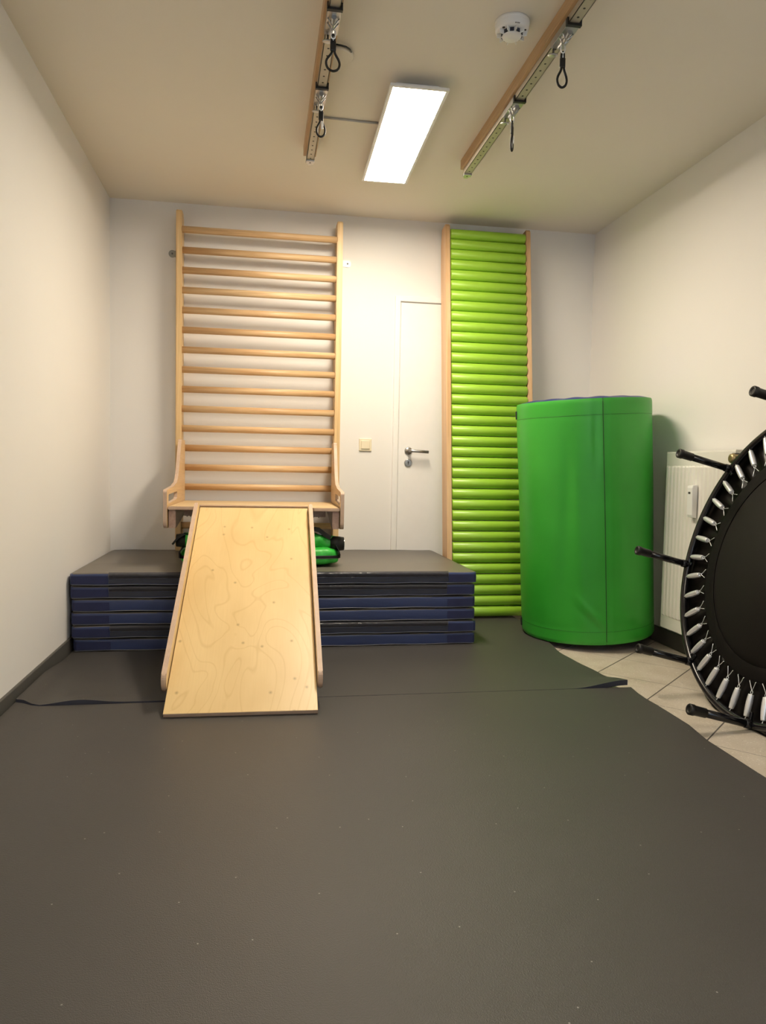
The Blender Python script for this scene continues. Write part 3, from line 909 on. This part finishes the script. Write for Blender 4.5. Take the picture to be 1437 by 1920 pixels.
# ------------------------------------------------------------------ trampoline
TC = Vector((2.816, 2.446, 0.570)); th_, ph_ = -0.024, 0.258
Nn = Vector((-math.cos(ph_) * math.cos(th_), -math.cos(ph_) * math.sin(th_), math.sin(ph_)))
hh = Vector((0, 0, 1)).cross(Nn).normalized(); vv_ = Nn.cross(hh)
tr = thing('trampoline', 'round black mini trampoline tipped on its rim, legs pointing left, leaning on the right wall', 'trampoline', TC)
Mt = Matrix(((hh.x, vv_.x, Nn.x), (hh.y, vv_.y, Nn.y), (hh.z, vv_.z, Nn.z)))
tr.rotation_euler = Mt.to_euler()
RT = 0.603
def circ(r, z=0.0, n=96): return [Vector((r * math.cos(2 * PI * k / n), r * math.sin(2 * PI * k / n), z)) for k in range(n)]
mb = MB(); mb.tube(circ(RT, 0, 120), 0.0155, 12, closed=True)
mb.build('rim_tube', M_blackm, tr)
# jumping mat with a stitched border band
mb = MB()
mb.lathe((0, 0, 0.001), (0, 0, 1), [(0.0, 0.008), (0.0, 0.400), (-0.003, 0.400), (-0.003, 0.008)], 96)
mb.build('jumping_mat', M_jump, tr)
mb = MB(); mb.lathe((0, 0, 0.0), (0, 0, 1), [(0.004, 0.395), (0.005, 0.447), (-0.004, 0.450), (-0.006, 0.395), (0.004, 0.395)], 120, cap=False)
mb.build('mat_border', M_border, tr)
# pad cover seen between the springs
mb = MB()
def sk(u, v_):
    a2 = 2 * PI * u
    r = 0.435 + (0.640 - 0.435) * v_
    w1 = math.sin(a2 * 40) * 0.004 + math.sin(a2 * 17 + 1) * 0.003 + 0.003 * math.sin(a2 * 63)
    z = -0.030 + w1 * math.sin(PI * min(1, v_ * 1.2))
    if v_ > 0.86:
        q = (v_ - 0.86) / 0.14
        z = -0.030 + 0.030 * q
        r = 0.612 + 0.014 * math.sin(PI * q * 0.8) + 0.003 * math.sin(a2 * 16)
    if v_ < 0.1: z += 0.012 * (1 - v_ * 10)
    if v_ > 0.7: r += 0.024 * math.exp(-(((a2 - 2 * PI + 1.15 + PI) % (2 * PI) - PI) / 0.45) ** 2) * (v_ - 0.7) / 0.3
    if r * math.sin(a2) < -0.608: return Vector((r * math.cos(a2), -0.608 - 0.002 * v_, z))
    return Vector((r * math.cos(a2), r * math.sin(a2), z))
mb.grid(sk, 320, 22, closeu=True)
bmesh.ops.solidify(mb.bm, geom=list(mb.bm.faces), thickness=0.002)
mb.build('pad_cover', M_skirt, tr)
# springs
def spring_mesh():
    mb = MB()
    prof = []
    n = 30; L0 = 0.082
    for k in range(n + 1):
        t = k / n
        r = 0.0122 * (0.60 + 0.40 * math.sin(PI * (0.10 + 0.72 * t)) ** 0.8)
        prof.append((-L0 * t, r * (1.0 if k % 2 else 0.90)))
    mb.lathe((0.580, 0, 0.004), (1, 0, 0), prof, 14)
    mb.tube([(0.580, 0, 0.004), (0.588, 0, 0.006), (0.594, 0, 0.008)], 0.0016, 6)
    mb.tube([(0.498, 0, 0.004), (0.493, 0.0055, 0.004), (0.487, 0.0055, 0.004), (0.483, 0, 0.004), (0.487, -0.0055, 0.004), (0.493, -0.0055, 0.004)], 0.0013, 6, closed=True)
    return mb
a0, dl = 2.280, 2 * PI / 40
spr = None
for k in range(40):
    a2 = a0 + k * dl
    if spr is None:
        spr = spring_mesh().build('spring', M_chrome, tr); spr.rotation_euler = (0, 0, a2)
        hkm = MB()
        hkm.tube([(0.450, 0.0185, 0.009), (0.452, 0.0165, 0.010), (0.466, 0.010, 0.007), (0.485, 0.0, 0.005), (0.466, -0.010, 0.007), (0.452, -0.0165, 0.010), (0.450, -0.0185, 0.009)], 0.0014, 6)
        hkm.build('hook', M_chrome, spr)
    else: part_copy(spr, tr, rot=(0, 0, a2))
# legs
b0 = 1.7125; leg = None
for k in range(8):
    a2 = b0 + k * PI / 4
    if leg is None:
        mb = MB()
        mb.cyl((RT, 0, 0.0), (RT, 0, 0.225), 0.0150, n=18)
        mb.lathe((RT, 0, 0.0), (0, 0, 1), [(0.006, 0.018), (0.03, 0.017), (0.034, 0.0135)], 18)
        mb.box(RT - 0.045, RT - 0.005, -0.006, 0.006, 0.006, 0.016, 0.002)
        leg = mb.build('leg', M_blackm, tr); leg.rotation_euler = (0, 0, a2)
        ft = MB().lathe((RT, 0, 0.19), (0, 0, 1), [(0, 0.0155), (0.002, 0.0175), (0.048, 0.0182), (0.050, 0.0205), (0.066, 0.0205), (0.069, 0.018), (0.069, 0.012), (0.064, 0.010)], 22)
        ft.build('rubber_foot', M_rubber, leg)
    else: part_copy(leg, tr, rot=(0, 0, a2))
for k in (3.28,):
    MB().cyl((0.606 * math.cos(k), 0.606 * math.sin(k), 0.010), (0.606 * math.cos(k), 0.606 * math.sin(k), 0.016), 0.004, n=10).build('rivet', M_chrome, tr)

# ------------------------------------------------------------------ ceiling: rails, trolleys, rope loops
def rail(x0, label, y_end=3.742):
    t = thing('ceiling_rail', label, 'ceiling rail', (x0, 0, 0))
    ya = YN + 0.3
    MB().box(0, 0.062, ya, y_end, 2.424, H, 0.002).build('wooden_beam', M_beam, t)
    mb = MB()
    mb.box(0.014, 0.052, ya, y_end - 0.005, 2.399, 2.401)
    mb.box(0.014, 0.0165, ya, y_end - 0.005, 2.399, 2.424)
    mb.box(0.0495, 0.052, ya, y_end - 0.005, 2.399, 2.424)
    mb.mi = 1
    y = 3.689 if x0 > 1.5 else 3.70
    while y > 0.9:
        mb.cyl((0.033, y, 2.3991), (0.033, y, 2.3985), 0.0042, n=12); y -= 0.0478
    mb.build('channel', [M_rail, M_hole], t)
    mb = MB()
    mb.box(0.012, 0.054, y_end - 0.028, y_end - 0.002, 2.390, 2.399, 0.002)
    mb.box(0.018, 0.048, y_end - 0.004, y_end + 0.002, 2.392, 2.424, 0.001)
    mb.prism([(0.018, y_end - 0.002), (0.048, y_end - 0.002), (0.042, y_end + 0.022), (0.024, y_end + 0.022)], 2, 2.392, 2.399)
    mb.mi = 1
    mb.cyl((0.033, y_end - 0.010, 2.3902), (0.033, y_end - 0.010, 2.3895), 0.005, n=12)
    mb.build('end_stop', [M_alu, M_hole], t)
    return t
rail(1.091, 'left wooden ceiling beam with perforated metal channel, nearer the cable')
rail(1.889, 'right wooden ceiling beam with perforated metal channel, beside the smoke detector')
def trolley_mesh(loc, label):
    t = thing('trolley', label, 'rail trolley', loc, group='trolleys on the ceiling rails')
    mb = MB()
    mb.box(-0.0235, 0.0235, 0.012, 0.150, -0.006, 0.0, 0.001)
    mb.box(-0.0235, -0.0205, 0.012, 0.150, -0.006, 0.018, 0.001); mb.box(0.0205, 0.0235, 0.012, 0.150, -0.006, 0.018, 0.001)
    mb.cyl((0, 0.020, -0.006), (0, 0.020, -0.0075), 0.007, n=16)
    mb.cyl((0, 0.035, -0.012), (0, 0.125, -0.012), 0.0085, n=16)
    mb.build('carriage', M_alu, t)
    MB().box(-0.026, 0.026, 0.0, 0.014, -0.009, -0.001, 0.001).box(-0.026, -0.021, 0, 0.014, -0.009, 0.016).box(0.021, 0.026, 0, 0.014, -0.009, 0.016).build('end_clip', M_black, t)
    for yy in (0.062, 0.088):
        MB().tube([(-0.019, yy - 0.008, -0.006), (-0.012, yy - 0.004, -0.014), (-0.004, yy + 0.004, -0.020), (0.004, yy + 0.004, -0.020), (0.012, yy - 0.004, -0.014), (0.019, yy - 0.008, -0.006)], 0.0024, 6).build('wire_clip', M_steel, t)
    MB().lathe((-0.010, 0.160, -0.020), (0, 0.25, -1), [(-0.020, 0.004), (-0.001, 0.004), (0, 0.018), (0.004, 0.019), (0.006, 0.017), (0.006, 0.004)], 26).build('lock_knob', M_alu, t)
    MB().tube([(0.004 + 0.008 * math.sin(q), 0.105, -0.028 - 0.015 * math.cos(q)) for q in [2 * PI * k / 16 for k in range(16)]], 0.0024, 6, closed=True).build('shackle', M_chrome, t)
    return t
troll = [((1.922, 2.425, 2.398), 'trolley on the right ceiling rail, the one nearer the camera'),
         ((1.922, 2.952, 2.398), 'trolley on the right ceiling rail, the one nearer the back wall'),
         ((1.124, 2.498, 2.398), 'trolley on the left ceiling rail, the one nearer the camera'),
         ((1.124, 3.010, 2.398), 'trolley on the left ceiling rail, the one nearer the back wall')]
t0 = trolley_mesh(*troll[0])
for l_, lb in troll[1:]: dup(t0, lb, l_)
def rope_loop(loc, rz, label, wide=1.0, tagged=False):
    t = thing('rope_loop', label, 'rope loop', loc, (0, 0, rz), group='rope loops under the rails')
    mb = MB(); w_ = 0.0165 * wide
    pts = [(0.004, 0, -0.006), (0.005, 0, -0.03), (0.006, 0, -0.058), (w_ * 0.9, 0, -0.082), (w_ * 1.05, 0, -0.098), (w_ * 0.75, 0, -0.113), (0, 0, -0.120),
           (-w_ * 0.75, 0, -0.113), (-w_ * 1.05, 0, -0.098), (-w_ * 0.9, 0, -0.082), (-0.004, 0, -0.058), (-0.005, 0, -0.03), (-0.004, 0, -0.006), (0, 0, 0.0)]
    fine = []
    n = len(pts)
    for i in range(n):
        p0, p1, p2, p3 = [Vector(pts[(i + q) % n]) for q in (-1, 0, 1, 2)]
        for s_ in range(4):
            u = s_ / 4
            fine.append(0.5 * ((2 * p1) + (-p0 + p2) * u + (2 * p0 - 5 * p1 + 4 * p2 - p3) * u * u + (-p0 + 3 * p1 - 3 * p2 + p3) * u ** 3))
    mb.tube(fine, 0.0042, 8, closed=True)
    mb.build('rope', M_web, t)
    MB().box(-0.010, 0.010, -0.005, 0.005, -0.054, -0.020, 0.003).build('sleeve', M_black, t)
    MB().cyl((0, 0.0, -0.020), (0, 0.0, -0.006), 0.0035, n=10).build('thimble', M_chrome, t)
    if tagged:
        MB().box(0.0, 0.009, -0.0075, -0.0060, -0.092, -0.060, 0.0005, 1).build('paper_tag', M_white, t)
    return t
rope_loop((1.928, 2.535, 2.361), 0.0, 'black rope loop hanging from the right rail trolley nearest the camera')
rl = rope_loop((1.928, 3.06, 2.361), 0.95, 'narrow edge-on black rope loop hanging from the right rail, nearer the back wall', 0.8, True)
rope_loop((1.129, 2.61, 2.372), 0.1, 'wide black rope loop hanging from the left rail trolley nearest the camera', 1.35)
rope_loop((1.129, 3.12, 2.372), 0.0, 'black rope loop hanging from the left rail, nearer the back wall', 1.0, True)

# ceiling lamp
lp = thing('ceiling_light', 'long rectangular lit panel lamp on the ceiling between the two rails', 'ceiling light', (1.527, 3.497, H), (0, 0, -0.020))
MB().box(-0.09, 0.09, -0.44, 0.44, -0.034, 0, 0.002).build('mounting_box', M_white, lp)
fm = MB(); a_, b_2, w_ = 0.121, 0.499, 0.013
fm.box(-a_, -a_ + w_, -b_2, b_2, -0.046, -0.034, 0.001).box(a_ - w_, a_, -b_2, b_2, -0.046, -0.034, 0.001)
fm.box(-a_ + w_, a_ - w_, -b_2, -b_2 + w_, -0.046, -0.034, 0.001).box(-a_ + w_, a_ - w_, b_2 - w_, b_2, -0.046, -0.034, 0.001)
fm.box(-a_ + w_, a_ - w_, -b_2 + w_, b_2 - w_, -0.037, -0.034)
fm.build('frame', M_white, lp)
MB().box(-a_ + w_, a_ - w_, -b_2 + w_, b_2 - w_, -0.0445, -0.0385).build('diffuser', M_lamp, lp)
# unseen copy of the lamp, added behind the camera to light the foreground
lp2 = dup(lp, 'unseen rectangular panel lamp added on the ceiling behind the camera', (1.527, 0.55, H), (0, 0, 0))
for ch in lp2.children:
    if ch.name.startswith('diffuser'):
        ch.data = ch.data.copy(); ch.data.materials[0] = M_lamp2

cb = MB().tube([(1.155, 3.415, H - 0.005), (1.25, 3.417, H - 0.005), (1.345, 3.42, H - 0.005), (1.435, 3.42, H - 0.005)], 0.0045, 8).build('cable', plain('grey_cable', (0.45, 0.44, 0.43), 0.5))
tag(cb, 'thin grey cable along the ceiling from the left rail to the lamp', 'cable')
jb = thing('junction_cover', 'round pale ceiling cover plate with black wires beside the left rail', 'cover plate', (1.178, 2.905, H))
MB().lathe((0, 0, 0), (0, 0, -1), [(0, 0.055), (0.008, 0.055), (0.011, 0.050)], 40).build('plate', M_ceil, jb)
MB().tube([(-0.03, -0.075, -0.006), (0.0, -0.078, -0.010), (0.02, -0.072, -0.010), (0.035, -0.055, -0.008), (0.043, -0.035, -0.006)], 0.0035, 6).build('wire', M_black, jb)

sd = thing('smoke_detector', 'round white smoke detector on the ceiling left of the right rail', 'smoke detector', (1.757, 2.585, H))
MB().lathe((0, 0, 0), (0, 0, -1), [(0, 0.061), (0.010, 0.061), (0.0105, 0.0595), (0.012, 0.0595), (0.030, 0.058), (0.036, 0.054), (0.036, 0.03)], 56).build('base', M_white, sd)
cap_ = MB().lathe((0, 0, -0.036), (0, 0, -1), [(0, 0.036), (0.004, 0.035), (0.014, 0.034), (0.018, 0.030), (0.020, 0.020), (0.019, 0.010), (0.021, 0.008), (0.021, 0.003)], 40)
cap_.build('sensor_cap', M_white, sd)
for k in range(10):
    a2 = 2 * PI * k / 10 + 0.31
    MB().box(0.030, 0.052, -0.0012, 0.0012, -0.050, -0.034, M=Matrix.Rotation(a2, 4, 'Z')).build('fin', M_white, sd)
for k in range(10):
    a2 = 2 * PI * k / 10 + 0.31 + PI / 10
    MB().box(0.0345, 0.037, -0.007, 0.007, -0.049, -0.0365, 0.0005, 1, M=Matrix.Rotation(a2, 4, 'Z')).build('sensor_window', M_dark, sd)
for a2 in (-0.6, -2.55):
    MB().cyl((0.047 * math.cos(a2), 0.047 * math.sin(a2), -0.036), (0.047 * math.cos(a2), 0.047 * math.sin(a2), -0.0368), 0.005, n=14).build('screw_hole', M_hole, sd)
for k in range(4):
    x = -0.007 + k * 0.0045
    MB().box(x, x + 0.0016, -0.0595, -0.052, -0.0345, -0.0325).build('buzzer_slot', M_hole, sd)
